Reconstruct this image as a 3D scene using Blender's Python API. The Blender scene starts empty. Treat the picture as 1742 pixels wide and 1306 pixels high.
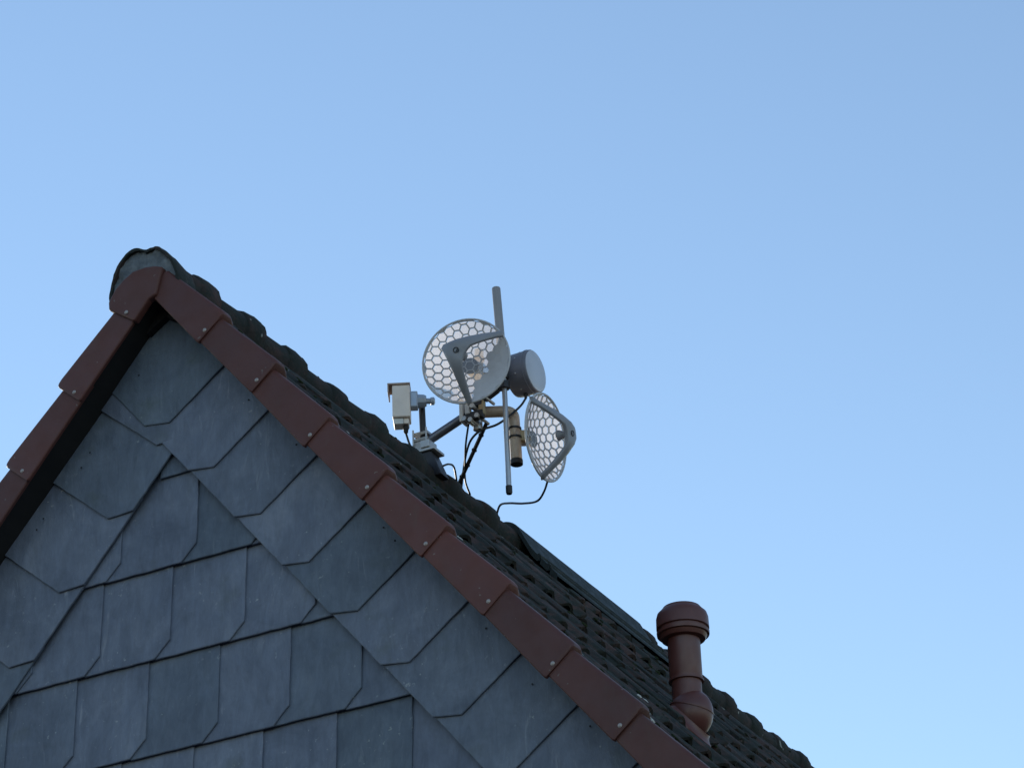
import bpy, bmesh, math, random
from mathutils import Vector, Matrix
from mathutils import noise as mnoise
random.seed(7)
scene = bpy.context.scene
C = scene.collection
V3 = Vector

# ------------------------------------------------------------------ camera, sky, sun, exposure
cam_d = bpy.data.cameras.new('camera'); cam = bpy.data.objects.new('camera', cam_d); C.objects.link(cam)
CR = V3((0.887334, 0.459727, -0.035918)); CU = V3((0.242877, -0.399730, 0.883870)); CF = V3((-0.391981, 0.793011, 0.466351))
m = Matrix((CR, CU, -CF)).transposed().to_4x4(); m.translation = V3((5.3076, -7.9111, -5.4502)); cam.matrix_world = m
CAM = m.translation.copy()
cam_d.lens = 109.305; cam_d.sensor_width = 36; cam_d.sensor_fit = 'HORIZONTAL'
cam_d.clip_start = .1; cam_d.clip_end = 6000
scene.camera = cam
SUN_EL = math.radians(16); SUN_AZ = math.radians(-52)          # azimuth from +Y, positive towards +X
w = bpy.data.worlds.new('World'); scene.world = w; w.use_nodes = True
nt = w.node_tree; nt.nodes.clear()
sky = nt.nodes.new('ShaderNodeTexSky'); sky.sky_type = 'NISHITA'; sky.sun_disc = False
sky.sun_elevation = SUN_EL; sky.sun_rotation = SUN_AZ
sky.altitude = 100; sky.air_density = 1.0; sky.dust_density = 0.0; sky.ozone_density = 1.25
bg = nt.nodes.new('ShaderNodeBackground'); bg.inputs['Strength'].default_value = 0.15
out = nt.nodes.new('ShaderNodeOutputWorld')
nt.links.new(sky.outputs[0], bg.inputs[0]); nt.links.new(bg.outputs[0], out.inputs[0])
sd = bpy.data.lights.new('sun', 'SUN'); sd.energy = 2.0; sd.angle = math.radians(.5); sd.color = (1, .86, .68)
so = bpy.data.objects.new('sun', sd); C.objects.link(so)
SDIR = V3((math.sin(SUN_AZ)*math.cos(SUN_EL), math.cos(SUN_AZ)*math.cos(SUN_EL), math.sin(SUN_EL)))
so.rotation_euler = SDIR.to_track_quat('Z', 'Y').to_euler()
vs = scene.view_settings; vs.view_transform = 'Standard'; vs.look = 'None'; vs.gamma = 1; vs.exposure = 0.49; vs.use_curve_mapping = False

# ------------------------------------------------------------------ materials
def mat(name, col, rough=.6, metal=0, spec=.5, coat=0):
    M = bpy.data.materials.new(name); M.use_nodes = True
    b = M.node_tree.nodes['Principled BSDF']
    b.inputs['Base Color'].default_value = (*col, 1); b.inputs['Roughness'].default_value = rough
    b.inputs['Metallic'].default_value = metal; b.inputs['Specular IOR Level'].default_value = spec
    b.inputs['Coat Weight'].default_value = coat
    return M
class NB:
    """small node-building helper for one material"""
    def __init__(s, M):
        s.M = M; s.t = M.node_tree; s.b = s.t.nodes['Principled BSDF']
        tc = s.n('ShaderNodeTexCoord'); oi = s.n('ShaderNodeObjectInfo')
        mul = s.n('ShaderNodeVectorMath'); mul.operation = 'MULTIPLY_ADD'
        cmb = s.n('ShaderNodeCombineXYZ')
        for k in range(3): s.l(oi.outputs['Random'], cmb.inputs[k])
        mul.inputs[1].default_value = (37, 53, 71)
        s.l(cmb.outputs[0], mul.inputs[0]); s.l(tc.outputs['Object'], mul.inputs[2])
        s.vec = mul.outputs[0]; s.rand = oi.outputs['Random']
    def n(s, k): return s.t.nodes.new(k)
    def l(s, a, b): s.t.links.new(a, b)
    def noise(s, scale, detail=4, rough=.55, stretch=None, rot=None, dist=0):
        v = s.vec
        if stretch:
            mp = s.n('ShaderNodeMapping'); mp.inputs['Scale'].default_value = stretch
            if rot: mp.inputs['Rotation'].default_value = rot
            s.l(v, mp.inputs[0]); v = mp.outputs[0]
        x = s.n('ShaderNodeTexNoise'); x.inputs['Scale'].default_value = scale; x.inputs['Detail'].default_value = detail
        x.inputs['Roughness'].default_value = rough; x.inputs['Distortion'].default_value = dist
        s.l(v, x.inputs['Vector']); return x.outputs['Fac']
    def ramp(s, fac, stops):
        r = s.n('ShaderNodeValToRGB'); e = r.color_ramp.elements
        while len(e) < len(stops): e.new(.5)
        for k, (p, c) in enumerate(stops):
            e[k].position = p; e[k].color = (*c, 1) if len(c) == 3 else c
        s.l(fac, r.inputs[0]); return r.outputs[0]
    def mix(s, fac, a, b, mode='MIX'):
        x = s.n('ShaderNodeMix'); x.data_type = 'RGBA'; x.blend_type = mode
        for val, i in ((fac, 0), (a, 6), (b, 7)):
            if isinstance(val, (int, float)): x.inputs[i].default_value = val
            elif isinstance(val, tuple): x.inputs[i].default_value = (*val, 1)
            else: s.l(val, x.inputs[i])
        return x.outputs[2]
    def grey(s, lo, hi):
        r = s.n('ShaderNodeMapRange'); r.inputs[3].default_value = lo; r.inputs[4].default_value = hi
        s.l(s.rand, r.inputs[0]); return r.outputs[0]
    def color(s, c): s.l(c, s.b.inputs['Base Color'])
    def rough(s, c): s.l(c, s.b.inputs['Roughness'])
    def bump(s, h, strength=.3, dist=.01):
        x = s.n('ShaderNodeBump'); x.inputs['Strength'].default_value = strength; x.inputs['Distance'].default_value = dist
        s.l(h, x.inputs['Height']); s.l(x.outputs[0], s.b.inputs['Normal'])
BW = lambda v: (v, v, v)

M_slate = mat('slate', (.1, .12, .14), .55); b = NB(M_slate)
cl = b.ramp(b.noise(4.5, 9, .68, dist=.5), [(.26, (.080, .098, .135)), (.44, (.112, .134, .180)), (.58, (.140, .164, .212)), (.78, (.205, .228, .275))])
gr = b.ramp(b.noise(30, 6, .72, (1, 1, .28), (0, .6, 0), .6), [(.30, BW(.86)), (.50, BW(1.06)), (.72, BW(1.28))])
cl = b.mix(1.0, cl, gr, 'MULTIPLY')
sc = b.ramp(b.noise(24, 4, .65, (1, 1, .2), (0, .75, 0), 1.0), [(.62, BW(0)), (.72, BW(.8))])
msk = b.ramp(b.noise(3.1, 2, .5), [(.44, BW(0)), (.60, BW(.85))])
c = b.mix(b.mix(1.0, sc, msk, 'MULTIPLY'), cl, (.27, .29, .33))
sp = b.ramp(b.noise(50, 3, .6), [(.66, BW(0)), (.73, BW(1))])
c = b.mix(b.mix(1.0, sp, msk, 'MULTIPLY'), c, (.33, .35, .36))
c = b.mix(b.ramp(b.noise(6, 5, .6), [(.60, BW(0)), (.75, BW(.5))]), c, (.085, .105, .100))
c = b.mix(1.0, c, b.ramp(b.rand, [(0, (.82, .87, .86)), (.35, (.97, .98, .99)), (.7, (1.07, 1.05, 1.07)), (1, (1.22, 1.19, 1.19))]), 'MULTIPLY')
b.color(c); b.rough(b.ramp(b.noise(8, 4), [(.3, BW(.42)), (.7, BW(.68))]))
b.bump(b.noise(14, 9, .68, (1, 1, .45), (0, .5, 0), .7), .6, .008)

M_verge = mat('engobed_clay', (.12, .04, .034), .55); b = NB(M_verge)
c = b.ramp(b.noise(3, 5, .6), [(.3, (.098, .033, .026)), (.7, (.130, .044, .034))])
c = b.mix(b.ramp(b.noise(38, 3, .6), [(.62, BW(0)), (.8, BW(.35))]), c, (.07, .035, .03))
c = b.mix(b.ramp(b.noise(6, 6, .75, (1, 1, .35)), [(.55, BW(0)), (.75, BW(.55))]), c, (.095, .060, .045))
c = b.mix(b.ramp(b.noise(52, 2, .5), [(.73, BW(0)), (.77, BW(.7))]), c, (.22, .19, .17))
c = b.mix(1.0, c, b.ramp(b.rand, [(0, (.78, .80, .82)), (1, (1.2, 1.12, 1.08))]), 'MULTIPLY')
b.color(c); b.bump(b.noise(90, 5, .7), .25, .003); b.rough(b.ramp(b.noise(14, 3), [(.3, BW(.46)), (.7, BW(.68))]))

def tile_mat(name, a, d, moss_lo, moss_hi):
    M = mat(name, a, .85); b = NB(M)
    c = b.ramp(b.noise(7, 5, .65), [(.3, d), (.7, a)])
    c = b.mix(b.ramp(b.noise(11, 6, .7, dist=.5), [(moss_lo, BW(0)), (moss_hi, BW(1))]), c, (.011, .016, .013))
    c = b.mix(b.ramp(b.noise(23, 4, .7), [(.60, BW(0)), (.68, BW(.8))]), c, (.034, .040, .032))
    c = b.mix(b.ramp(b.noise(17, 2, .5), [(.74, BW(0)), (.77, BW(.85))]), c, (.33, .34, .31))
    c = b.mix(1.0, c, b.ramp(b.rand, [(0, BW(.6)), (1, BW(1.3))]), 'MULTIPLY')
    b.color(c); b.bump(b.noise(34, 6, .7), .5, .010); return M
M_tile = tile_mat('old_roof_tile', (.085, .041, .033), (.036, .024, .022), .38, .54)
M_ridge = tile_mat('old_ridge_tile', (.058, .031, .027), (.028, .020, .019), .36, .54)
M_moss = mat('moss', (.02, .028, .014), .95, spec=.1); b = NB(M_moss)
b.color(b.ramp(b.noise(30, 4, .7), [(.35, (.010, .016, .008)), (.7, (.038, .05, .022))])); b.bump(b.noise(150, 3), .8, .006)
M_mortar = mat('mortar', (.20, .22, .24), .9); b = NB(M_mortar)
b.color(b.ramp(b.noise(22, 6, .65), [(.3, (.085, .10, .115)), (.55, (.16, .18, .20)), (.8, (.24, .26, .27))])); b.bump(b.noise(45, 6, .7), .6, .008)
M_pale = mat('pale_patch', (.5, .5, .47), .75)
M_wood = mat('dark_timber', (.012, .012, .013), .8); b = NB(M_wood)
b.color(b.ramp(b.noise(9, 4, .6, (1, .08, 1)), [(.3, (.007, .007, .008)), (.7, (.016, .015, .016))]))
M_deck = mat('roof_deck', (.03, .026, .024), .9)
M_nail = mat('nail_head', (.38, .34, .32), .45, .3)
M_wall = mat('wall_backing', (.09, .095, .10), .8)
M_render = mat('rendered_wall', (.45, .43, .40), .9)

def worn(name, col, rough=.5, metal=0, dirt=(.1, .09, .08), amt=.35, scale=18, spec=.5):
    M = mat(name, col, rough, metal, spec); b = NB(M)
    lo = tuple(x*.86 for x in col); hi = tuple(min(1, x*1.08) for x in col)
    c = b.ramp(b.noise(scale*.5, 4, .6), [(.3, lo), (.7, hi)])
    c = b.mix(b.ramp(b.noise(scale, 5, .7), [(.52, BW(0)), (.75, BW(amt))]), c, dirt)
    b.color(c); b.rough(b.ramp(b.noise(scale*2, 3), [(.3, BW(rough*.8)), (.7, BW(min(1, rough*1.2)))])); return M
M_grey = worn('grey_plastic', (.30, .30, .33), .45, amt=.2)
M_dish = worn('dish_plastic', (.56, .55, .57), .5, amt=.2)
M_drum = worn('drum_shell', (.17, .17, .20), .42, amt=.2)
M_radome = worn('drum_radome', (.56, .58, .66), .4, amt=.1)
M_omni = worn('fibreglass_grey', (.30, .29, .30), .5, amt=.2)
M_alu = worn('dull_aluminium', (.42, .42, .43), .38, .85, amt=.2)
M_arm = worn('blue_grey_pipe', (.17, .18, .22), .42, .7, amt=.2)
M_galv = worn('galvanised_steel', (.50, .50, .50), .42, .8, amt=.25)
M_rust = worn('rusty_galvanised', (.58, .47, .37), .6, .35, dirt=(.30, .13, .045), amt=.85, scale=22)
M_bronze = worn('bronze_clamp', (.45, .35, .2), .5, .3, dirt=(.2, .1, .05), amt=.5)
M_white = worn('white_plastic', (.72, .72, .70), .4, amt=.2)
M_beige = worn('beige_housing', (.86, .76, .68), .5, amt=.15)
M_brownvisor = mat('visor_brown', (.42, .32, .27), .6)
M_blue = worn('blue_grey_bracket', (.42, .50, .60), .38, .4, amt=.15)
M_black = mat('black_rubber', (.012, .012, .014), .6)
M_dark = worn('dark_steel', (.045, .045, .05), .45, .6, amt=.2)
M_cable = mat('black_cable', (.014, .015, .018), .5)
M_vent = worn('brown_red_vent', (.122, .038, .029), .45, dirt=(.08, .04, .035), amt=.4, scale=12, spec=.6)
M_flash = worn('dark_flashing', (.030, .042, .045), .75, dirt=(.012, .016, .013), amt=.7, scale=9, spec=.2)
# dish screen: a fine wire mesh too small to see singly, part open and part lit plastic
M_screen = bpy.data.materials.new('fine_mesh_screen'); M_screen.use_nodes = True
t = M_screen.node_tree; t.nodes.clear()
o_ = t.nodes.new('ShaderNodeOutputMaterial'); mx = t.nodes.new('ShaderNodeMixShader'); mx.inputs[0].default_value = .70
tr = t.nodes.new('ShaderNodeBsdfTransparent'); m2 = t.nodes.new('ShaderNodeMixShader'); m2.inputs[0].default_value = .7
df = t.nodes.new('ShaderNodeBsdfDiffuse'); df.inputs[0].default_value = (.66, .65, .66, 1)
tl = t.nodes.new('ShaderNodeBsdfTranslucent'); tl.inputs[0].default_value = (.80, .71, .64, 1)
for a_, b_ in ((df.outputs[0], m2.inputs[1]), (tl.outputs[0], m2.inputs[2]), (tr.outputs[0], mx.inputs[1]), (m2.outputs[0], mx.inputs[2]), (mx.outputs[0], o_.inputs[0])): t.links.new(a_, b_)
M_ground = mat('asphalt_ground', (.045, .045, .048), .95); b = NB(M_ground)
b.color(b.ramp(b.noise(.35, 6, .6), [(.3, (.036, .037, .040)), (.7, (.052, .052, .055))]))

# ------------------------------------------------------------------ mesh helpers
class MB:
    def __init__(s): s.v = []; s.f = []
    def add(s, vs, fs):
        o = len(s.v); s.v += [tuple(x) for x in vs]; s.f += [tuple(o+i for i in f) for f in fs]
    def box(s, c, h, ax=None):
        c = V3(c); X, Y, Z = ax or (V3((1, 0, 0)), V3((0, 1, 0)), V3((0, 0, 1)))
        vs = [c + X*(h[0]*i) + Y*(h[1]*j) + Z*(h[2]*k) for i in (-1, 1) for j in (-1, 1) for k in (-1, 1)]
        s.add(vs, [(0, 1, 3, 2), (4, 6, 7, 5), (0, 4, 5, 1), (2, 3, 7, 6), (0, 2, 6, 4), (1, 5, 7, 3)])
    def tube(s, pts, r, n=10, caps=True):
        pts = [V3(p) for p in pts]; rs = r if isinstance(r, (list, tuple)) else [r]*len(pts)
        rings = []; prev = None
        for i, p in enumerate(pts):
            a = pts[max(0, i-1)]; b_ = pts[min(len(pts)-1, i+1)]; T = (b_-a)
            if T.length < 1e-9: T = V3((0, 0, 1))
            T.normalize()
            N = prev - T*prev.dot(T) if prev is not None else (V3((0, 0, 1)) if abs(T.z) < .9 else V3((1, 0, 0))).cross(T)
            N.normalize(); prev = N; B = T.cross(N)
            rings.append([p + (N*math.cos(2*math.pi*k/n) + B*math.sin(2*math.pi*k/n))*rs[i] for k in range(n)])
        fs = []
        for i in range(len(pts)-1):
            for k in range(n): fs.append((i*n+k, i*n+(k+1) % n, (i+1)*n+(k+1) % n, (i+1)*n+k))
        if caps: fs += [tuple(range(n))[::-1], tuple((len(pts)-1)*n+k for k in range(n))]
        s.add([x for R_ in rings for x in R_], fs)
    def lathe(s, base, axis, prof, n=32):
        """prof: list of (distance along axis, radius)"""
        base = V3(base); A = V3(axis).normalized(); N = (V3((0, 0, 1)) if abs(A.z) < .9 else V3((1, 0, 0))).cross(A).normalized(); B = A.cross(N)
        vs = []; fs = []
        for d, r in prof:
            for k in range(n): vs.append(base + A*d + (N*math.cos(2*math.pi*k/n)+B*math.sin(2*math.pi*k/n))*max(r, 1e-4))
        for i in range(len(prof)-1):
            for k in range(n): fs.append((i*n+k, i*n+(k+1) % n, (i+1)*n+(k+1) % n, (i+1)*n+k))
        fs += [tuple(range(n))[::-1], tuple((len(prof)-1)*n+k for k in range(n))]
        s.add(vs, fs)
    def prism(s, front, back):
        n = len(front)
        s.add(list(front)+list(back), [tuple(range(n)), tuple(range(2*n-1, n-1, -1))] + [(k, n+k, n+(k+1) % n, (k+1) % n) for k in range(n)])
    def mesh(s, name, M, smooth=False, auto=None):
        me = bpy.data.meshes.new(name); me.from_pydata(s.v, [], s.f); me.update()
        bm = bmesh.new(); bm.from_mesh(me); bmesh.ops.recalc_face_normals(bm, faces=bm.faces); bm.to_mesh(me); bm.free()
        me.materials.append(M)
        if smooth:
            me.polygons.foreach_set('use_smooth', [True]*len(me.polygons))
            me.set_sharp_from_angle(angle=math.radians(auto or 40))
        return me
    def build(s, name, M, parent=None, smooth=False, bevel=0, auto=None):
        return link(name, s.mesh(name, M, smooth, auto), parent, bevel)
def link(name, me, parent=None, bevel=0, loc=None):
    o = bpy.data.objects.new(name, me); C.objects.link(o); o.parent = parent
    if loc is not None: o.location = loc
    if bevel:
        md = o.modifiers.new('edge', 'BEVEL'); md.width = bevel; md.segments = 2; md.limit_method = 'ANGLE'; md.angle_limit = math.radians(50)
    return o
def tag(o, label=None, cat=None, group=None, kind=None):
    if label: o['label'] = label
    if cat: o['category'] = cat
    if group: o['group'] = group
    if kind: o['kind'] = kind
    return o
def thing(name, loc, label, cat, group=None):
    o = bpy.data.objects.new(name, None); C.objects.link(o); o.location = loc; o.empty_display_size = .1
    return tag(o, label, cat, group)
class Thing:
    """an Empty at the base; parts are given in world coordinates and stored relative to it"""
    def __init__(s, name, loc, label, cat, group=None): s.o = thing(name, loc, label, cat, group); s.loc = V3(loc)
    def part(s, name, mb, M, smooth=True, bevel=0, parent=None, auto=None):
        mb.v = [tuple(V3(v)-s.loc) for v in mb.v]
        return mb.build(name, M, parent or s.o, smooth, bevel, auto)
def bez(pts, n=6):
    """Catmull-Rom through the points"""
    P = [V3(p) for p in pts]; P = [P[0]*2-P[1]] + P + [P[-1]*2-P[-2]]; o = []
    for i in range(1, len(P)-2):
        for k in range(n):
            t_ = k/n; a, b_, c_, d = P[i-1:i+3]
            o.append(.5*((2*b_)+(c_-a)*t_+(2*a-5*b_+4*c_-d)*t_*t_+(3*b_-a-3*c_+d)*t_**3))
    return o+[P[-2]]

# ------------------------------------------------------------------ roof frame: s down the slope, h out of the slope, y along the ridge
PITCH = math.radians(50.04); CP, SP = math.cos(PITCH), math.sin(PITCH)
def rp(s, h, y, side=1): return V3((side*(s*CP + h*SP), y, -s*SP + h*CP))
def sh(x, z, side=1): return side*x*CP - z*SP, side*x*SP + z*CP
EAVE, LEN = 4.45, 9.2
GZ = CAM.z - 1.6

g = MB(); g.add([(-3000, -3000, GZ), (3000, -3000, GZ), (3000, 3000, GZ), (-3000, 3000, GZ)], [(0, 1, 2, 3)])
tag(g.build('ground', M_ground), kind='structure')

house = thing('house', (0, 0, 0), 'gabled house clad in dark slate with brown-red verge tiles and a mossy tiled roof', 'house')
# walls
YW = .182
ex, ez = EAVE*CP - .25, -(EAVE*SP)
top = -.03/CP
gw = MB(); za = -(ex*math.tan(PITCH)) + top
pent = [(0, top), (ex, za), (ex, GZ), (-ex, GZ), (-ex, za)]
gw.prism([(x, YW, z) for x, z in pent], [(x, YW+.24, z) for x, z in pent])
gable = gw.build('gable_wall', M_wall, house)
bwm = MB(); bwm.prism([(x, LEN-.4, z) for x, z in pent], [(x, LEN-.16, z) for x, z in pent]); bwm.build('rear_gable_wall', M_render, house)
for sd_ in (-1, 1):
    k = MB(); k.box((sd_*(ex-.12), (YW+LEN)/2, (za+GZ)/2-.05), (.118, (LEN-YW)/2-.42, (za-GZ)/2-.05)); k.build('side_wall', M_render, house)
# roof deck and soffit boards
dk = MB()
for sd_ in (-1, 1):
    f_ = [rp(s, h, .03, sd_) for s, h in ((.0, .018), (EAVE, .018), (EAVE, -.006), (.0, -.006))]
    dk.prism(f_, [V3((v.x, LEN, v.z)) for v in f_])
roof = dk.build('roof', M_deck, house)
for sd_ in (-1, 1):
    k = MB(); f_ = [rp(s, h, .014, sd_) for s, h in ((.02, -.009), (EAVE-.05, -.009), (EAVE-.05, -.030), (.04, -.030))]
    k.prism(f_, [V3((v.x, .165, v.z)) for v in f_]); k.build('soffit_board', M_wood, house)
k = MB(); k.prism([(-.06, .10, -.055), (.06, .10, -.055), (.075, .10, -.15), (0, .10, -.10), (-.075, .10, -.15)][::1], [(-.06, .165, -.055), (.06, .165, -.055), (.075, .165, -.15), (0, .165, -.10), (-.075, .165, -.15)])
k.build('ridge_beam_end', M_wood, house)

# ---- slates: every one its own piece, lapped and tilted
def clip(poly, fn):
    o = []
    for i, a in enumerate(poly):
        b_ = poly[(i+1) % len(poly)]; fa, fb = fn(a), fn(b_)
        if fa <= 0: o.append(a)
        if (fa < 0 < fb) or (fb < 0 < fa):
            t_ = fa/(fa-fb); o.append(tuple(a[k]+(b_[k]-a[k])*t_ for k in range(3)))
    return o
LIM = -.022
def slate(poly):
    """poly: list of (x, z, d), d = how far the face stands off the wall"""
    poly = clip(poly, lambda p: sh(p[0], p[1], 1)[1]-LIM); 
    if len(poly) < 3: return
    poly = clip(poly, lambda p: sh(p[0], p[1], -1)[1]-LIM)
    if len(poly) < 3: return
    cx = sum(p[0] for p in poly)/len(poly); cz = sum(p[1] for p in poly)/len(poly)
    # uneven, slightly chipped edges
    pp = []
    for i, a in enumerate(poly):
        b_ = poly[(i+1) % len(poly)]; L = math.hypot(a[0]-b_[0], a[1]-b_[1]); n = max(1, int(L/.035))
        dx, dz = (b_[0]-a[0])/max(L, 1e-6), (b_[1]-a[1])/max(L, 1e-6)
        for k in range(n):
            t_ = k/n; j = 0 if k == 0 else random.gauss(0, .0007)
            pp.append((a[0]+(b_[0]-a[0])*t_ - dz*j, a[1]+(b_[1]-a[1])*t_ + dx*j, a[2]+(b_[2]-a[2])*t_))
    T = .0065; mb = MB(); y0 = YW
    fr = [V3((p[0]-cx, -p[2], p[1]-cz)) for p in pp]
    ctr = V3((0, 0, 0)); edge = []
    ins = []
    for v in fr:                                            # a narrow dressed bevel round the face
        d = V3((v.x, 0, v.z)); L = d.length; ins.append(v - d/L*.0028 + V3((0, -.0016, 0)))
    n = len(fr); bk = [v + V3((0, T, 0)) for v in fr]
    mb.add(ins+fr+bk, [tuple(range(n))] + [(k, n+k, n+(k+1) % n, (k+1) % n) for k in range(n)] + [(n+k, 2*n+k, 2*n+(k+1) % n, n+(k+1) % n) for k in range(n)] + [tuple(range(3*n-1, 2*n-1, -1))])
    me = mb.mesh('slate', M_slate)
    link('slate', me, gable, loc=(cx, y0, cz))
def xz(s, h, side=1): v = rp(s, h, 0, side); return v.x, v.z
# field courses (left over right, upper over lower)
ROWZ = [-.700, -1.041, -1.372, -1.709, -2.045, -2.381, -2.717]
VERT = {0: [.30], 1: [-.198, .108, .386, .664], 2: [-.55, -.273, .008, .300, .573, .85], 3: [-.65, -.370, -.081, .199, .472, .741, 1.02],
        4: [-.74, -.461, -.183, .100, .365, .642, .919, 1.197], 5: [-.84+.279*k for k in range(9)], 6: [-.93+.279*k for k in range(10)]}
for r_, zb in enumerate(ROWZ):
    zt = zb + .341 + .06; xs = VERT[r_]
    for i, xr in enumerate(xs):
        xl = (xs[i-1] if i else xr-.285) - .06
        jz = random.gauss(0, .0015); ch = .060+random.gauss(0, .002)
        lo, up = .026, .005
        rs = .009
        P = [(xl, zb+jz, lo), (xr-ch, zb+jz, lo+rs*.8), (xr, zb+ch, lo+rs-.021*.15), (xr+random.gauss(0, .001), zt, up+rs), (xl, zt, up)]
        P = clip(P, lambda p: sh(p[0], p[1], 1)[1]+.20); 
        if len(P) >= 3: P = clip(P, lambda p: sh(p[0], p[1], -1)[1]+.20)
        if len(P) >= 3: slate(P)
# left rake border, then right rake border on top of it
def rake(side, I0, step, n, hin, cs, chh, vs_, lo, up, first):
    for k in range(n):
        j = random.gauss(0, .002)
        I = I0 + step*k + j; Cc = I + cs; Vv = Cc + vs_
        pI = I0 + step*(k-1); ov = .055
        hi_ = -.018
        if k == 0: P = [(I, hin), (Cc, hin+chh), (Vv, hi_), (-first, hi_), (-first, hin)]
        else: P = [(I, hin), (Cc, hin+chh), (Vv, hi_), (pI+cs+vs_-ov, hi_), (pI-ov, hin+.004)]
        D = [lo, lo, lo, up, up]
        slate([(*xz(s, h, side), d) for (s, h), d in zip(P, D)])
rake(-1, .405, .304, 8, -.410, .071, .075, .0, .049, .037, 0)
rake(1, .318, .2872, 11, -.392, .076, .070, .019, .0545, .043, .7)
# small nail heads low on some border slates
hk = MB(); hk.lathe((0, 0, 0), (0, -1, 0), [(0, .0035), (.0015, .003), (.0022, .001)], 8); hk_me = hk.mesh('slate_nail', M_black, True)
for s, h, sd_ in ((.60, -.075, 1), (.89, -.072, 1), (1.40, -.07, 1), (1.47, -.075, 1), (1.97, -.075, 1), (2.5, -.07, 1), (2.24, -.10, 1), (.30, -.09, -1), (.62, -.10, -1), (.68, -.105, -1), (.90, -.09, -1), (.945, -.092, -1)):
    x, z = xz(s, h, sd_); link('slate_nail', hk_me, gable, loc=(x, YW-.0545, z))

# ---- verge tiles with nail heads
def verge_mesh(L, side, first=False):
    """local: s from 0 to L, y depth, h"""
    st = [(0, .066, .010, -.038), (L*.5, .081, .004, -.042), (L-.03, .0935, -.001, -.0455), (L-.012, .0925, -.001, -.046), (L-.004, .087, -.001, -.0455), (L, .076, 0, -.043)]
    mb = MB(); n = None
    for i, (s, ht, y0, hb) in enumerate(st):
        r = .017 if i < 4 else .017-.003*(i-3)
        prof = [(y0+.014, hb), (y0+.003, hb), (y0, hb+.004), (y0, ht-r)]
        for k in range(1, 5): a = math.pi/2*k/4; prof.append((y0+r*(1-math.cos(a)), ht-r+r*math.sin(a)))
        prof += [(y0+.055, ht+.001), (y0+.085, ht-.012), (y0+.118, ht-.032), (y0+.118, ht-.047), (y0+.085, ht-.028), (y0+.055, ht-.015), (y0+.026, ht-.015), (y0+.014, ht-.027)]
        n = len(prof); mb.v += [tuple(rp(s, h, y, side)) for y, h in prof]
    for i in range(len(st)-1):
        for k in range(n): mb.f.append((i*n+k, i*n+(k+1) % n, (i+1)*n+(k+1) % n, (i+1)*n+k))
    mb.f += [tuple(range(n))[::-1], tuple((len(st)-1)*n+k for k in range(n))]
    return mb.mesh('verge_tile', M_verge, True, 35)
nl = MB(); nl.lathe((0, 0, 0), (0, -1, 0), [(0, .0075), (.002, .0075), (.004, .0055), (.005, .002)], 12); nail_me = nl.mesh('nail', M_nail, True)
TL = .40
vR, vL = verge_mesh(TL, 1), verge_mesh(TL, -1); v0 = verge_mesh(.345, 1)
for sd_, e0, N in ((1, .365, 12), (-1, .49, 12)):
    for k in range(N):
        e_ = e0 + .33*k; L = TL
        me = vR if sd_ == 1 else vL
        if sd_ == 1 and k == 0: me, L = v0, .345
        o = link('verge_tile', me, house, loc=rp(e_-L, random.gauss(0, .0018), random.gauss(0, .0015), sd_)); o.rotation_euler = (random.gauss(0, .004), random.gauss(0, .005), random.gauss(0, .005))
        nn = link('nail', nail_me, o, loc=rp(L-.016+random.gauss(0, .002), random.gauss(0, .003), .0005, sd_))
# apex verge piece: bends over the ridge
ap = [(.052, .036), (.02, .049), (-.02, .055), (-.071, .053), (-.112, .030), (-.143, .003), (-.160, -.022), (-.172, -.045), (-.170, -.075), (-.062, -.150), (-.004, -.080), (.026, -.068)]
k = MB(); k.prism([(x, -.004, z) for x, z in ap], [(x, .030, z) for x, z in ap])
apex = k.build('verge_tile', M_verge, house, False, .007)
v = rp(.142, .002, -.0045, -1); link('nail', nail_me, apex, loc=v)

# ---- roof tiles (double-roll pantiles)
COV, EXP, LT, HB = .30, .33, .415, .049
def prof_h(v_):
    c_ = .5+.5*math.cos(2*math.pi*v_/.15); return .028*c_**1.3
def tile_geo(mb, off, side, L=LT, rough=.0, cy=0, seg=18):
    vv = [-.012 + (COV+.018)*k/seg for k in range(seg+1)]
    st = [(0, -.026), (L*.55, -.012), (L-.006, -.001), (L, -.004)]
    o = len(mb.v); n = len(vv)
    for s, dh in st:
        for q_ in vv:
            j = random.gauss(0, rough) if s > L*.6 else 0
            mb.v.append(tuple(rp(off+s+j, HB+dh+prof_h(q_-.015)+random.gauss(0, rough*.6), cy+q_, side)))
    for s, dh in st:
        for q_ in vv: mb.v.append(tuple(rp(off+s, HB+dh+prof_h(q_-.015)-.014, cy+q_, side)))
    m_ = len(st)*n
    for i in range(len(st)-1):
        for k in range(n-1):
            a = o+i*n+k; mb.f.append((a, a+1, a+n+1, a+n)); a += m_; mb.f.append((a, a+n, a+n+1, a+1))
        for k in (0, n-1): a = o+i*n+k; mb.f.append((a, a+n, a+n+m_, a+m_))
    for i in (0, len(st)-1):
        for k in range(n-1): a = o+i*n+k; mb.f.append((a, a+1, a+1+m_, a+m_))
var = []
for k in range(7):
    mb = MB(); tile_geo(mb, 0, 1, rough=.0016, seg=18); var.append(mb.mesh('roof_tile', M_tile, True, 50))
def project(P):
    d = P-CAM; z = d.dot(CF); return 871+5289.2*d.dot(CR)/z, 653-5289.2*d.dot(CU)/z
Y0 = .112; spots = []
restR = MB(); nR = int((EAVE-.365)/EXP)+1; nC = int((LEN-Y0)/COV)
for i in range(nR):
    for j in range(nC):
        e_ = .365+EXP*i; P = rp(e_-.15, .08, Y0+COV*(j+.5)); px, py = project(P); spots.append((i, j, px, py, (P-CAM).length))
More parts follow.
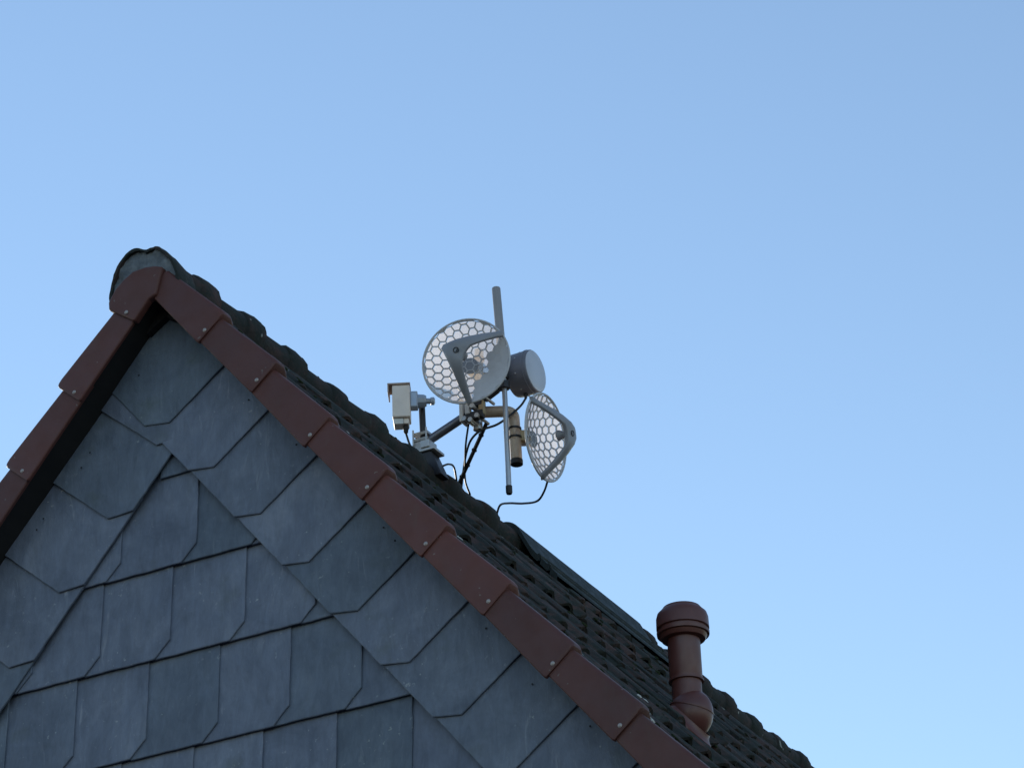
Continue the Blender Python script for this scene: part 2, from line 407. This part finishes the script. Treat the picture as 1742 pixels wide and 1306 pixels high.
vis = sorted([s for s in spots if -60 < s[2] < 1800 and -60 < s[3] < 1370], key=lambda s: s[4])[:285]
vset = {(s[0], s[1]) for s in vis}
for i, j, px, py, dd in spots:
    e_ = .365+EXP*i; off = e_-LT
    if (i, j) in vset:
        o = link('roof_tile', random.choice(var), roof, loc=rp(off+random.gauss(0, .006), random.gauss(0, .0035), Y0+COV*j+random.gauss(0, .003)))
        o.rotation_euler = (random.gauss(0, .010), random.gauss(0, .009), random.gauss(0, .010))
    else: tile_geo(restR, off, 1, cy=Y0+COV*j, seg=10)
if restR.v: tag(restR.build('roof_tile_rest', M_tile, roof, True, auto=50), kind='stuff')
restL = MB()
for i in range(int((EAVE-.49)/EXP)+2):
    for j in range(nC): tile_geo(restL, .16+EXP*i-LT if i else -.05, -1, L=LT if i else .21, cy=Y0+COV*j, seg=10)
tag(restL.build('roof_tile_far_slope', M_tile, roof, True, auto=50), kind='stuff')

# ---- ridge tiles with thick collars
def ridge_mesh(L, n=16):
    a0, a1 = math.radians(-35), math.radians(215)
    st = [(-.02, .062), (L-.115, .070), (L-.111, .075), (L-.098, .0815), (L-.06, .0845), (L-.010, .0838), (L-.003, .082), (L, .076)]
    mb = MB()
    for y, r in st:
        for k in range(n+1):
            a = a0+(a1-a0)*k/n; rr = r+random.gauss(0, .0016); mb.v.append((rr*math.cos(a)*1.0, y, rr*math.sin(a)))
    for y, r in st:
        for k in range(n+1):
            a = a0+(a1-a0)*k/n; mb.v.append(((r-.014)*math.cos(a), y, (r-.014)*math.sin(a)))
    N = n+1; M_ = len(st)*N
    for i in range(len(st)-1):
        for k in range(n): a = i*N+k; mb.f.append((a, a+1, a+N+1, a+N)); a += M_; mb.f.append((a, a+N, a+N+1, a+1))
        for k in (0, n): a = i*N+k; mb.f.append((a, a+N, a+N+M_, a+M_))
    for i in (0, len(st)-1):
        for k in range(n): a = i*N+k; mb.f.append((a, a+1, a+1+M_, a+M_))
    return mb.mesh('ridge_tile', M_ridge, True, 38)
RZ, RT, RY = .050, .308, .030
rv = [ridge_mesh(RT) for _ in range(4)]
NR_ = 30; rv0 = ridge_mesh(RT-.05)
for k in range(1, NR_):
    if 2.72 < RY+RT*(k-1) < 3.60: continue                      # hidden under the flashing
    o = link('ridge_tile', rv0 if k == 1 else random.choice(rv), house, loc=(random.gauss(0, .003), RY+RT*(k-1)+(.05 if k == 1 else random.gauss(0, .004)), RZ+random.gauss(0, .003)))
    o.rotation_euler = (random.gauss(0, .008), random.gauss(0, .03), random.gauss(0, .008))
# end of the ridge: a broad mortar-filled end tile behind the apex verge piece
OUT = [(-.165, -.085), (-.181, -.045), (-.181, 0), (-.170, .06), (-.152, .104), (-.117, .147), (-.078, .160), (-.050, .151), (-.030, .139), (-.008, .141), (.020, .138), (.052, .108), (.083, .067), (.105, .02), (.115, -.03)]
OUT = [(v_.x, v_.y) for v_ in bez([(x, z, 0) for x, z in OUT], 3)]
k = MB(); st = [(.012, 1.0), (.0, .975), (-.0, .91), (.05, .91), (.13, .86), (.13, .93), (.05, 1.0)]
cxo, czo = -.03, -.02; N = len(OUT)
for y, f_ in st: k.v += [(cxo+(x-cxo)*f_+random.gauss(0, .0012), y+.012, czo+(z-czo)*f_+random.gauss(0, .0012)) for x, z in OUT]
S = len(st)
for i in range(S):
    for q_ in range(N-1): a = i*N+q_; b_ = ((i+1) % S)*N+q_; k.f.append((a, a+1, b_+1, b_))
k.build('ridge_end_tile', M_ridge, house, True, auto=45)
k = MB(); nr = 8
for ring in range(nr+1):
    f_ = .93*ring/nr
    for x, z in OUT:
        X_, Z_ = cxo+(x-cxo)*f_, czo+(z-czo)*f_
        k.v.append((X_, .024+.011*mnoise.noise(V3((X_*24, Z_*24, 3.1)))+.006*mnoise.noise(V3((X_*70, Z_*70, 1.1))), Z_))
for ring in range(nr):
    for i in range(N-1): k.f.append((ring*N+i, ring*N+i+1, (ring+1)*N+i+1, (ring+1)*N+i))
base = len(k.v)
k.v += [(cxo+(x-cxo)*.88, .14, czo+(z-czo)*.88) for x, z in OUT]
for i in range(N-1): k.f.append((nr*N+i, nr*N+i+1, base+i+1, base+i))
k.f.append(tuple(base+i for i in range(N)))
k.build('mortar_fill', M_mortar, house, True, auto=60)
# bent sheet-metal flashing over a stretch of the ridge
k = MB()
pr_ = [(.095, .093), (.135, .092), (.139, .100), (.15, .100), (.154, .092), (.205, .091), (.209, .098), (.22, .098), (.224, .090), (.275, .089), (.285, .082)]
hs = [rp(a, b_, 0) for a, b_ in pr_]
top_ = [(-v_.x, v_.z) for v_ in hs[::-1]] + [(.089*math.sin(math.radians(a)), .051+.089*math.cos(math.radians(a))) for a in range(-55, 56, 11)] + [(v_.x, v_.z) for v_ in hs]
bot_ = [(x*.985, z-.032) for x, z in top_]
ys_ = [2.68+.1*i_ for i_ in range(13)]; n_ = len(top_)
for y in ys_: k.v += [(x, y, z+.0015*mnoise.noise(V3((x*9, y*7, 0)))) for x, z in top_]
for y in ys_: k.v += [(x, y, z) for x, z in bot_]
m_ = len(ys_)*n_
for i in range(len(ys_)-1):
    for q_ in range(n_-1): a = i*n_+q_; k.f.append((a, a+1, a+n_+1, a+n_)); a += m_; k.f.append((a, a+n_, a+n_+1, a+1))
for i in (0, len(ys_)-1):
    for q_ in range(n_-1): a = i*n_+q_; k.f.append((a, a+1, a+1+m_, a+m_))
k.build('ridge_flashing', M_flash, house, True, auto=30)

# ---- moss cushions and small pale patches on the roof
def blob(mb, c, r, ax, flat=.5, jit=.25):
    X, Y, Z = ax; o = len(mb.v)
    ph = random.random()*6
    mb.v.append(tuple(c+Z*r*flat))
    for ring, (rad, hh) in enumerate(((.6, .78), (1.0, .25))):
        for k_ in range(6):
            a = math.tau*(k_+.5*ring)/6+ph; q_ = rad*(1+random.uniform(-jit, jit)); mb.v.append(tuple(c+(X*math.cos(a)+Y*math.sin(a))*r*q_+Z*r*flat*hh*(1+random.uniform(-jit, jit))))
    for k_ in range(6): a = o+7+k_; mb.v.append(tuple(V3(mb.v[a])-Z*r*flat*.8))
    for k_ in range(6):
        k2 = (k_+1) % 6
        mb.f += [(o, o+1+k_, o+1+k2), (o+1+k_, o+7+k_, o+1+k2), (o+1+k2, o+7+k_, o+7+k2), (o+7+k_, o+13+k_, o+13+k2, o+7+k2)]
axR = (rp(1, 0, 0)-rp(0, 0, 0), V3((0, 1, 0)), rp(0, 1, 0)-rp(0, 0, 0))
mo = MB()
for _ in range(2400):
    y = .13+random.random()**1.3*7.5; s = random.uniform(.08, 4.2)
    if mnoise.noise(V3((s*1.3, y*1.3, 0))) < -.1+random.uniform(-.3, .3): continue
    i = math.floor((s-.365)/EXP); e_ = .365+EXP*(i+1)
    if random.random() < .6: s = e_-abs(random.gauss(0, .03))
    t_ = (s-(e_-LT))/LT; h = HB-.026*(1-t_)+prof_h((y-Y0) % COV-.015)
    blob(mo, rp(s, h-.002, y), random.uniform(.004, .013), axR, random.uniform(.25, .5))
for _ in range(600):
    y = random.uniform(.15, 8); a = math.radians(random.uniform(10, 150)); r = .067 if ((y-RY) % RT) < RT-.085 else .0805
    if 2.65 < y < 3.95: continue
    nrm = V3((math.cos(a), 0, math.sin(a))); tt = V3((-math.sin(a), 0, math.cos(a)))
    blob(mo, V3((0, y, RZ))+nrm*(r-.0035), random.uniform(.003, .008), (tt, V3((0, 1, 0)), nrm), random.uniform(.3, .6))
tag(mo.build('moss', M_moss, roof, True, auto=70), kind='stuff')
li = MB()  # flat off-white blobs at set spots on the tile rolls
for s, y, r in ((.62, .13, .013), (1.05, .13, .014), (1.42, .28, .013), (1.72, .13, .022), (1.80, .28, .018), (2.04, .13, .024), (2.10, .28, .020), (2.30, .13, .014), (1.93, .28, .014), (2.44, .28, .02), (2.66, .13, .026), (2.80, .13, .022), (2.6, .43, .022), (2.35, .58, .022), (1.55, .28, .014), (.90, .28, .012), (2.2, .73, .024), (2.75, .28, .022)):
    i = math.floor((s-.365)/EXP); e_ = .365+EXP*(i+1); t_ = (s-(e_-LT))/LT; h = HB-.026*(1-t_)+prof_h((y-Y0) % COV-.015)
    for _ in range(3): blob(li, rp(s+random.gauss(0, r*.6), h-.002, y+random.gauss(0, r*.4)), r*random.uniform(.25, .6), axR, .3)
tag(li.build('pale_patches', M_pale, roof, True, auto=70), kind='stuff')

# ------------------------------------------------------------------ vent pipe
vx, vy, vz = 1.304, 1.478, -1.401
T = Thing('vent_pipe', (vx, vy, vz-.06), 'brown-red plastic vent pipe with wide cap standing on the tiled roof slope', 'vent pipe')
Z = V3((0, 0, 1))
k = MB(); k.lathe((vx, vy, vz), Z, [(.04, .053), (.09, .0535), (.115, .0535), (.118, .0575), (.128, .0575), (.131, .0585), (.30, .0585)], 36); T.part('pipe', k, M_vent, auto=30)
k = MB(); k.lathe((vx, vy, vz), Z, [(.108, .0595), (.109, .0625), (.116, .0625), (.117, .0595)], 36); T.part('pipe_ring', k, M_vent, auto=30)
k = MB(); k.lathe((vx, vy, vz), Z, [(.268, .062), (.271, .078), (.282, .0835), (.286, .085), (.288, .0935), (.299, .0945), (.302, .087), (.309, .087), (.312, .0945), (.352, .0935), (.368, .089), (.379, .078), (.385, .073), (.3865, .064)], 40)
cap = T.part('cap', k, M_vent, auto=32)
k = MB(); k.lathe((vx, vy, vz), Z, [(.384, .069), (.392, .068), (.395, .06), (.397, .01)], 40); T.part('cap_lid', k, M_vent, parent=cap, auto=32)
prof = []
for i in range(15):
    a = math.radians(-85+150*i/14); prof.append((-.012+.090*math.sin(a), .078*math.cos(a)))
bc = V3((vx, vy, vz)) + V3((.010, .006, 0)); bax = (Z*.93 + axR[2]*.3).normalized()
k = MB(); k.lathe(bc, bax, prof, 36); T.part('ball_joint', k, M_vent, auto=40)
k = MB(); k.lathe(bc, (Z*.8+axR[2]*.5).normalized(), [(.004, .075), (.005, .0795), (.008, .0795), (.009, .075)], 36); T.part('seam_ring', k, M_vent, auto=30)
# base tile: a low flared skirt running down the slope
k = MB(); s0, h0 = sh(vx+.01, vz); ring_n = 28; stn = [(.078, .008), (.082, -.004), (.090, -.012), (.098, -.016), (.10, -.045)]
for r, dh in stn:
    for i in range(ring_n):
        a = math.tau*i/ring_n; ds = r*math.cos(a)*(1.45 if math.cos(a) > 0 else .72); k.v.append(tuple(rp(s0+ds, .078+dh, vy+.006+r*math.sin(a))))
for i in range(len(stn)-1):
    for q_ in range(ring_n): k.f.append((i*ring_n+q_, i*ring_n+(q_+1) % ring_n, (i+1)*ring_n+(q_+1) % ring_n, (i+1)*ring_n+q_))
T.part('base_skirt', k, M_vent, auto=60)

# ------------------------------------------------------------------ antenna mount: post, arm, mast, bent pipe, brace
MT = (0, 2.0, .15)
A = Thing('antenna_mount', MT, 'galvanised pipe antenna mount clamped to the roof ridge behind the gable', 'antenna mount')
k = MB(); k.box((.0, 2.0, .166), (.070, .045, .006)); A.part('base_plate', k, M_galv, False, .002)
k = MB(); k.prism([(-.05, 1.965, .159), (.05, 1.965, .159), (.095, 1.965, .045), (-.095, 1.965, .045)], [(-.05, 2.035, .159), (.05, 2.035, .159), (.095, 2.035, .045), (-.095, 2.035, .045)]); A.part('ridge_saddle', k, M_dark, False, .004)
k = MB(); k.box((-.01, 2.0, .195), (.026, .03, .023)); k.box((.03, 1.985, .19), (.02, .035, .018)); A.part('base_block', k, M_galv, False, .004)
k = MB(); k.tube([(.002, 1.996, .172), (-.002, 1.993, .418)], .0135, 14); A.part('post', k, M_dark)
for z in (.225, .252):
    k = MB(); k.box((.0, 1.995, z), (.034, .026, .007)); A.part('clamp_plate', k, M_galv, False, .002)
for dx in (-.03, .03):
    k = MB(); k.tube([(dx, 1.966, .20), (dx, 1.966, .27)], .004, 8); A.part('clamp_bolt', k, M_galv)
k = MB(); k.tube([(-.02, 1.992, .202), (.205, 2.022, .312)], .0185, 18); A.part('arm', k, M_arm)
k = MB(); k.tube([(.228, 2.038, .235), (.242, 2.046, .60)], .019, 16); A.part('mast', k, M_galv)
# cluster of clamps on the mast
k = MB(); k.box((.188, 2.0, .306), (.008, .03, .05)); A.part('clamp_plate', k, M_white, False, .003)
k = MB(); k.box((.25, 2.00, .335), (.03, .018, .022)); A.part('clamp_jaw', k, M_dark, False, .005)
k = MB(); k.box((.236, 1.992, .275), (.045, .014, .018)); A.part('clamp_jaw', k, M_dark, False, .005)
k = MB(); k.box((.215, 1.985, .318), (.010, .012, .034)); A.part('clamp_plate', k, M_white, False, .003)
k = MB(); k.box((.272, 1.995, .305), (.011, .012, .03)); A.part('clamp_plate', k, M_bronze, False, .003)
for x, z in ((.205, .262), (.232, .25), (.262, .262), (.29, .345), (.243, .31)):
    k = MB(); k.tube([(x, 1.965, z), (x+.004, 2.06, z)], .0065, 8); k.lathe((x, 1.962, z), (0, 1, 0), [(0, .011), (.008, .011)], 6); A.part('clamp_bolt', k, M_galv if x != .243 else M_white)
k = MB(); k.box((.30, 2.02, .372), (.035, .016, .014), (V3((.9, 0, .43)), V3((0, 1, 0)), V3((-.43, 0, .9)))); A.part('clamp_jaw', k, M_dark, False, .004)
# bent pipe carrying the right dish
k = MB(); a_ = [V3((.222, 2.05, .322)), V3((.30, 2.10, .327))]
el = bez([(.30, 2.10, .327), (.328, 2.119, .326), (.343, 2.130, .312), (.346, 2.132, .288)], 5)
k.tube([a_[0]]+el+[V3((.349, 2.134, .102))], .0235, 18); A.part('bent_pipe', k, M_rust)
k = MB(); k.lathe((.349, 2.134, .087), Z, [(0, .022), (.002, .0255), (.022, .0255), (.024, .0235)], 18); A.part('end_cap', k, M_black)
for z in (.205, .245):
    k = MB(); k.lathe((.347, 2.133, z), Z, [(0, .0236), (0, .0275), (.008, .0275), (.008, .0236)], 18); A.part('pipe_band', k, M_dark)
k = MB(); k.tube([(.262, 2.05, .262), (.038, 2.215, .108)], .0085, 8); A.part('brace', k, M_dark)

for t_ in (.18, .42, .66, .85):
    c_ = V3((.262, 2.05, .262)).lerp(V3((.038, 2.215, .108)), t_); k = MB(); k.lathe(c_, V3((-.224, .165, -.154)), [(0, .0086), (0, .0115), (.005, .0115), (.005, .0086)], 10); A.part('cable_tie', k, M_black)
for z in (.36, .47, .55):
    k = MB(); k.lathe((.2325+.038*(z-.3), 2.0405, z), Z, [(0, .0192), (0, .0235), (.012, .0235), (.012, .0192)], 16); A.part('pipe_band', k, M_dark)

# ------------------------------------------------------------------ grid dish antennas
def dish(label, centre, axis, up_dir, screen_col=None):
    """centre of the rim plane, axis = pointing direction, up_dir = direction of the bisector between the two feed arms"""
    N = V3(axis).normalized(); X = V3(up_dir); X = (X - N*X.dot(N)).normalized(); Y = N.cross(X)
    R_, D = .180, .058
    O = V3(centre)
    D_ = Thing('grid_dish', O - N*D, label, 'dish antenna', 'honeycomb dish antennas')
    def W(u, v_, h=None):
        r2 = (u*u+v_*v_)/(R_*R_); return O + X*u + Y*v_ + N*((-D*(1-r2)) if h is None else h)
    ribs, scr, solid = MB(), MB(), MB()
    pit = .0365; a = pit/math.sqrt(3); RI = R_-.003
    def clampr(u, v_):
        r = math.hypot(u, v_); return (u, v_) if r <= RI else (u*RI/r, v_*RI/r)
    for i in range(-8, 9):
        for j in range(-8, 9):
            cu = pit*(i+.5*(j % 2)); cv = a*1.5*j
            if math.hypot(cu, cv) > R_+a*.55: continue
            hexo = [(cu+a*math.cos(math.radians(30+60*k)), cv+a*math.sin(math.radians(30+60*k))) for k in range(6)]
            if all(math.hypot(*p) >= RI for p in hexo): continue
            hexi = [(cu+a*.86*math.cos(math.radians(30+60*k)), cv+a*.86*math.sin(math.radians(30+60*k))) for k in range(6)]
            r = math.hypot(cu, cv); ang = abs(math.degrees(math.atan2(cv, cu)))
            full = (ang < 58 and r > .080) 
            ho = [clampr(*p) for p in hexo]; hi = [clampr(*p) for p in hexi]
            hi = [(u*min(1, (RI-.004)/max(1e-6, math.hypot(u, v_))), v_*min(1, (RI-.004)/max(1e-6, math.hypot(u, v_)))) for u, v_ in hi]
            if full: solid.add([W(*p) for p in ho], [tuple(range(6))]); continue
            ribs.add([W(*p) for p in ho+hi], [(k, (k+1) % 6, 6+(k+1) % 6, 6+k) for k in range(6)])
            scr.add([W(*p)-N*.0035 for p in hi], [tuple(range(6))])
    ribs.v += []; o = len(ribs.v); ribs.v += solid.v; ribs.f += [tuple(o+i for i in f) for f in solid.f]
    ob = D_.part('reflector', ribs, M_dish, False)
    bm = bmesh.new(); bm.from_mesh(ob.data); bmesh.ops.remove_doubles(bm, verts=bm.verts, dist=.0004)
    bad = [f for f in bm.faces if f.calc_area() < 1e-9]; bmesh.ops.delete(bm, geom=bad, context='FACES'); bmesh.ops.recalc_face_normals(bm, faces=bm.faces); bm.to_mesh(ob.data); bm.free()
    md = ob.modifiers.new('thickness', 'SOLIDIFY'); md.thickness = .005; md.offset = 0
    D_.part('mesh_screen', scr, M_screen, False, parent=ob)
    k = MB(); k.tube([O + X*R_*math.cos(math.tau*i/48)+Y*R_*math.sin(math.tau*i/48) for i in range(49)], .0042, 8, False); D_.part('rim', k, M_dish)
    # feed holder: a broad boomerang plate rising from two points of the rim to the feed over the axis
    H = .102
    outer = [(.090, .171), (.066, .148), (.036, .116), (.002, .080), (-.035, .046), (-.066, .022), (-.086, .010), (-.086, -.010), (-.066, -.022), (-.035, -.046), (.002, -.080), (.036, -.116), (.066, -.148), (.090, -.171)]
    inner = [(.098, .147), (.082, .122), (.062, .092), (.044, .064), (.032, .042), (.026, .022), (.0245, .008), (.0245, -.008), (.026, -.022), (.032, -.042), (.044, -.064), (.062, -.092), (.082, -.122), (.098, -.147)]
    def ph(u, v_):
        t_ = min(1, max(0, (.175-math.hypot(u-.0, v_))/.125)); return H*(t_**.8)
    n_ = len(outer); mb = MB(); cols = 4; T_ = .008
    for side_ in (1, -1):
        for c_i in range(cols+1):
            f_ = c_i/cols
            for (ou, ov), (iu, iv) in zip(outer, inner):
                u, v_ = ou+(iu-ou)*f_, ov+(iv-ov)*f_
                bulge = .006*(1-(2*f_-1)**2)
                mb.v.append(tuple(O + X*u + Y*v_ + N*(ph(u, v_) + side_*T_ + (bulge if side_ > 0 else bulge*.5))))
    B_ = (cols+1)*n_
    for c_i in range(cols):
        for i in range(n_-1):
            a_ = c_i*n_+i; mb.f += [(a_, a_+1, a_+n_+1, a_+n_), (B_+a_, B_+a_+n_, B_+a_+n_+1, B_+a_+1)]
    for i in range(n_-1):
        mb.f += [(i, B_+i, B_+i+1, i+1), (cols*n_+i, cols*n_+i+1, B_+cols*n_+i+1, B_+cols*n_+i)]
    for i in (0, n_-1):
        for c_i in range(cols): a_ = c_i*n_+i; mb.f.append((a_, a_+n_, B_+a_+n_, B_+a_))
    arm = D_.part('feed_holder', mb, M_grey, True, .003, auto=38)
    k = MB(); k.lathe(O + N*(H+.012) + X*-.012, N, [(0, .013), (.003, .013), (.003, .009), (.001, .008)], 16); D_.part('feed_screw', k, M_dark, parent=arm)
    k = MB(); k.lathe(O + N*(H-.050), N, [(0, .018), (.004, .022), (.012, .020), (.03, .014), (.048, .014)], 20); D_.part('feed_cone', k, M_grey, parent=arm, auto=40)
    k = MB(); k.lathe(O - N*(D+.002), -N, [(-.004, .035), (.012, .03), (.03, .024), (.05, .022)], 20); D_.part('rear_socket', k, M_grey, auto=40)
    return D_, N, X, Y
def dvec(r, u): return CR*r + CU*u
d1c = (.281, 1.852, .450)
dish('honeycomb dish antenna facing the gable side, largest and nearest, beside the tall rod', d1c, (.221, -.969, -.111), dvec(math.cos(math.radians(-25)), math.sin(math.radians(-25))))
d2c = (.459, 2.186, .205)
n2 = V3((.994, .001, -.11))
dish('honeycomb dish antenna turned edge-on to the right on the rusty bent pipe', d2c, n2, -CR*.95 - CU*.12 - CF*.3)
# their brackets to the mast and the bent pipe
k = MB(); k.box((.255, 1.985, .452), (.014, .05, .014)); A.part('dish_bracket', k, M_galv, False, .003)
k = MB(); k.box((.372, 2.155, .218), (.030, .016, .024), (V3((.85, .5, 0)), V3((-.5, .85, 0)), Z)); A.part('dish_bracket', k, M_bronze, False, .004)

# ------------------------------------------------------------------ drum antenna
nd = V3((.985, -.02, .0)).normalized(); df_ = V3((.449, 2.139, .490))
T = Thing('drum_antenna', df_ - nd*.1 - V3((0, 0, .09)), 'grey drum-shaped antenna with flat pale face, right of the large honeycomb dish', 'antenna')
k = MB(); k.lathe(df_, -nd, [(.002, .083), (.0, .088), (.003, .0905), (.012, .0915), (.085, .0905), (.098, .087), (.104, .075)], 44); T.part('shell', k, M_drum, auto=28)
k = MB(); k.lathe(df_ + nd*.0005, nd, [(-.004, .0865), (.001, .0865), (.004, .080), (.0065, .05), (.0072, .01)], 44); T.part('radome', k, M_radome, auto=28)
k = MB(); k.lathe(df_ - nd*.022, nd, [(0, .0912), (.001, .0935), (.006, .0935), (.007, .0912)], 44); T.part('shell_band', k, M_drum, auto=30)
for i in range(8):
    a = math.tau*(i+.5)/8; k = MB(); k.lathe(df_ - nd*.052 + V3((0, math.cos(a), math.sin(a)))*.0905, V3((0, math.cos(a), math.sin(a))), [(0, .004), (.002, .004), (.003, .002)], 8); T.part('screw', k, M_galv)
k = MB(); k.lathe(df_ - nd*.05 - V3((0, 0, .088)), V3((0, 0, -1)), [(0, .010), (.012, .010), (.014, .007), (.022, .006)], 12); T.part('cable_gland', k, M_black)
k = MB(); k.box(df_ - nd*.125 - V3((0, .02, .01)), (.03, .018, .02)); k.box((.275, 2.085, .485), (.045, .014, .014), (V3((.75, .6, 0)).normalized(), V3((-.6, .75, 0)).normalized(), Z)); T.part('mount_bracket', k, M_dark, False, .003)

# ------------------------------------------------------------------ rod antenna
ot, om, ob_ = V3((.341, 2.025, .853)), V3((.357, 2.033, .442)), V3((.360, 2.034, -.086))
T = Thing('rod_antenna', ob_, 'tall grey rod antenna, thick above and thin below, behind the large honeycomb dish', 'antenna')
k = MB(); k.tube([ot, ot+(om-ot)*.01, om], [.0165, .0178, .0182], 18); T.part('radome_tube', k, M_omni, auto=50)
k = MB(); k.tube([om+(ot-om)*.02, om, om+(ob_-om)*.02], [.0205, .0205, .0195], 18); T.part('collar', k, M_dark, auto=30)
k = MB(); k.tube([om, om+(ob_-om)*.94], .0108, 14); T.part('lower_tube', k, M_alu)
k = MB(); k.tube([om+(ob_-om)*.935, om+(ob_-om)*.985, ob_], [.0135, .0135, .011], 14); T.part('end_cap', k, M_black, auto=50)
k = MB(); k.box((.315, 2.04, .40), (.055, .012, .012)); k.lathe((.3575, 2.033, .385), Z, [(0, .011), (0, .022), (.03, .022), (.03, .011)], 14); T.part('pole_clamp', k, M_dark, False)

# ------------------------------------------------------------------ beige weatherproof box on the post
bx = V3((-.046, 1.904, .259))
T = Thing('weatherproof_box', bx, 'small pale beige box device with a visor, at the left end of the antenna mount', 'device box')
ux = V3((.90, .43, 0)).normalized(); uy = V3((-ux.y, ux.x, 0)); ax = (ux, uy, Z)
k = MB(); k.box(bx+Z*.104, (.036, .040, .072), ax); T.part('housing', k, M_beige, False, .004)
k = MB(); k.box(bx+Z*.180-ux*.008, (.046, .046, .0035), ax); k.box(bx+Z*.163-ux*.0515, (.0025, .046, .0205), ax); T.part('visor', k, M_brownvisor, False, .001)
k = MB(); k.box(bx+Z*.018-ux*.012, (.020, .028, .013), ax); T.part('lower_block', k, M_white, False, .003)
k = MB(); k.box(bx+Z*.019+ux*.019, (.010, .026, .012), ax); T.part('lower_block', k, M_beige, False, .003)
k = MB(); k.lathe(bx+Z*.008+ux*.015, -Z, [(0, .012), (.014, .0125), (.018, .010), (.03, .009), (.034, .005)], 14); T.part('cable_gland', k, M_black)
k = MB(); k.box(bx+Z*.125+ux*.050+uy*.01, (.016, .022, .036), ax); T.part('bracket', k, M_blue, False, .005)
k = MB(); k.lathe(bx+Z*.128+ux*.06+uy*.02, ux, [(0, .030), (.03, .027), (.04, .022)], 10); br = T.part('bracket', k, M_blue, auto=30)
k = MB(); k.tube([bx+Z*.128+ux*.09+uy*.02, bx+Z*.126+ux*.125+uy*.02], [.012, .012], 10); k.lathe(bx+Z*.126+ux*.115+uy*.02, ux, [(0, .012), (.003, .0165), (.016, .0165), (.02, .01)], 10); T.part('knob', k, M_blue, auto=30)
k = MB(); k.tube([bx+Z*.128+ux*.085+uy*.02, V3((-.002, 1.993, .387))], .012, 10); T.part('pivot', k, M_blue)

# ------------------------------------------------------------------ cables
def cable(label, pts, r=.0042):
    T = MB(); P_ = bez(pts, 8); b0 = P_[-1].copy(); T.tube([p-b0 for p in P_], r, 8)
    o = T.build('cable', M_cable, None, True); o.location = b0; tag(o, label, 'cable', 'black cables of the antennas')
    return o
gl = bx+Z*-.024+ux*.015
cable('short black cable hanging from the beige box down to the ridge', [gl, gl+V3((.002, .02, -.035)), (-.022, 1.945, .165), (-.02, 1.952, .108)], .0045)
cable('short black cable lying along the ridge right of the antenna mount base', [(.066, 2.035, .115), (.075, 2.07, .135), (.072, 2.12, .142), (.047, 2.19, .104)])
cable('thin black cable hanging straight down from the clamps to the ridge', [(.206, 2.0, .25), (.160, 2.06, .20), (.112, 2.14, .158), (.062, 2.235, .132), (.046, 2.305, .102)])
cable('black cable looping from the drum antenna under the clamps to the ridge', [(.399, 2.14, .378), (.385, 2.115, .335), (.348, 2.083, .285), (.304, 2.058, .248), (.242, 2.038, .23), (.191, 2.051, .209), (.142, 2.101, .188), (.095, 2.162, .155), (.05, 2.222, .102)], .0048)
cable('black cable sagging from the bottom of the right dish to the roof ridge', [(.425, 2.262, .06), (.385, 2.30, .028), (.330, 2.345, .018), (.235, 2.41, .058), (.142, 2.467, .106), (.082, 2.505, .128), (.055, 2.52, .095)], .0046)
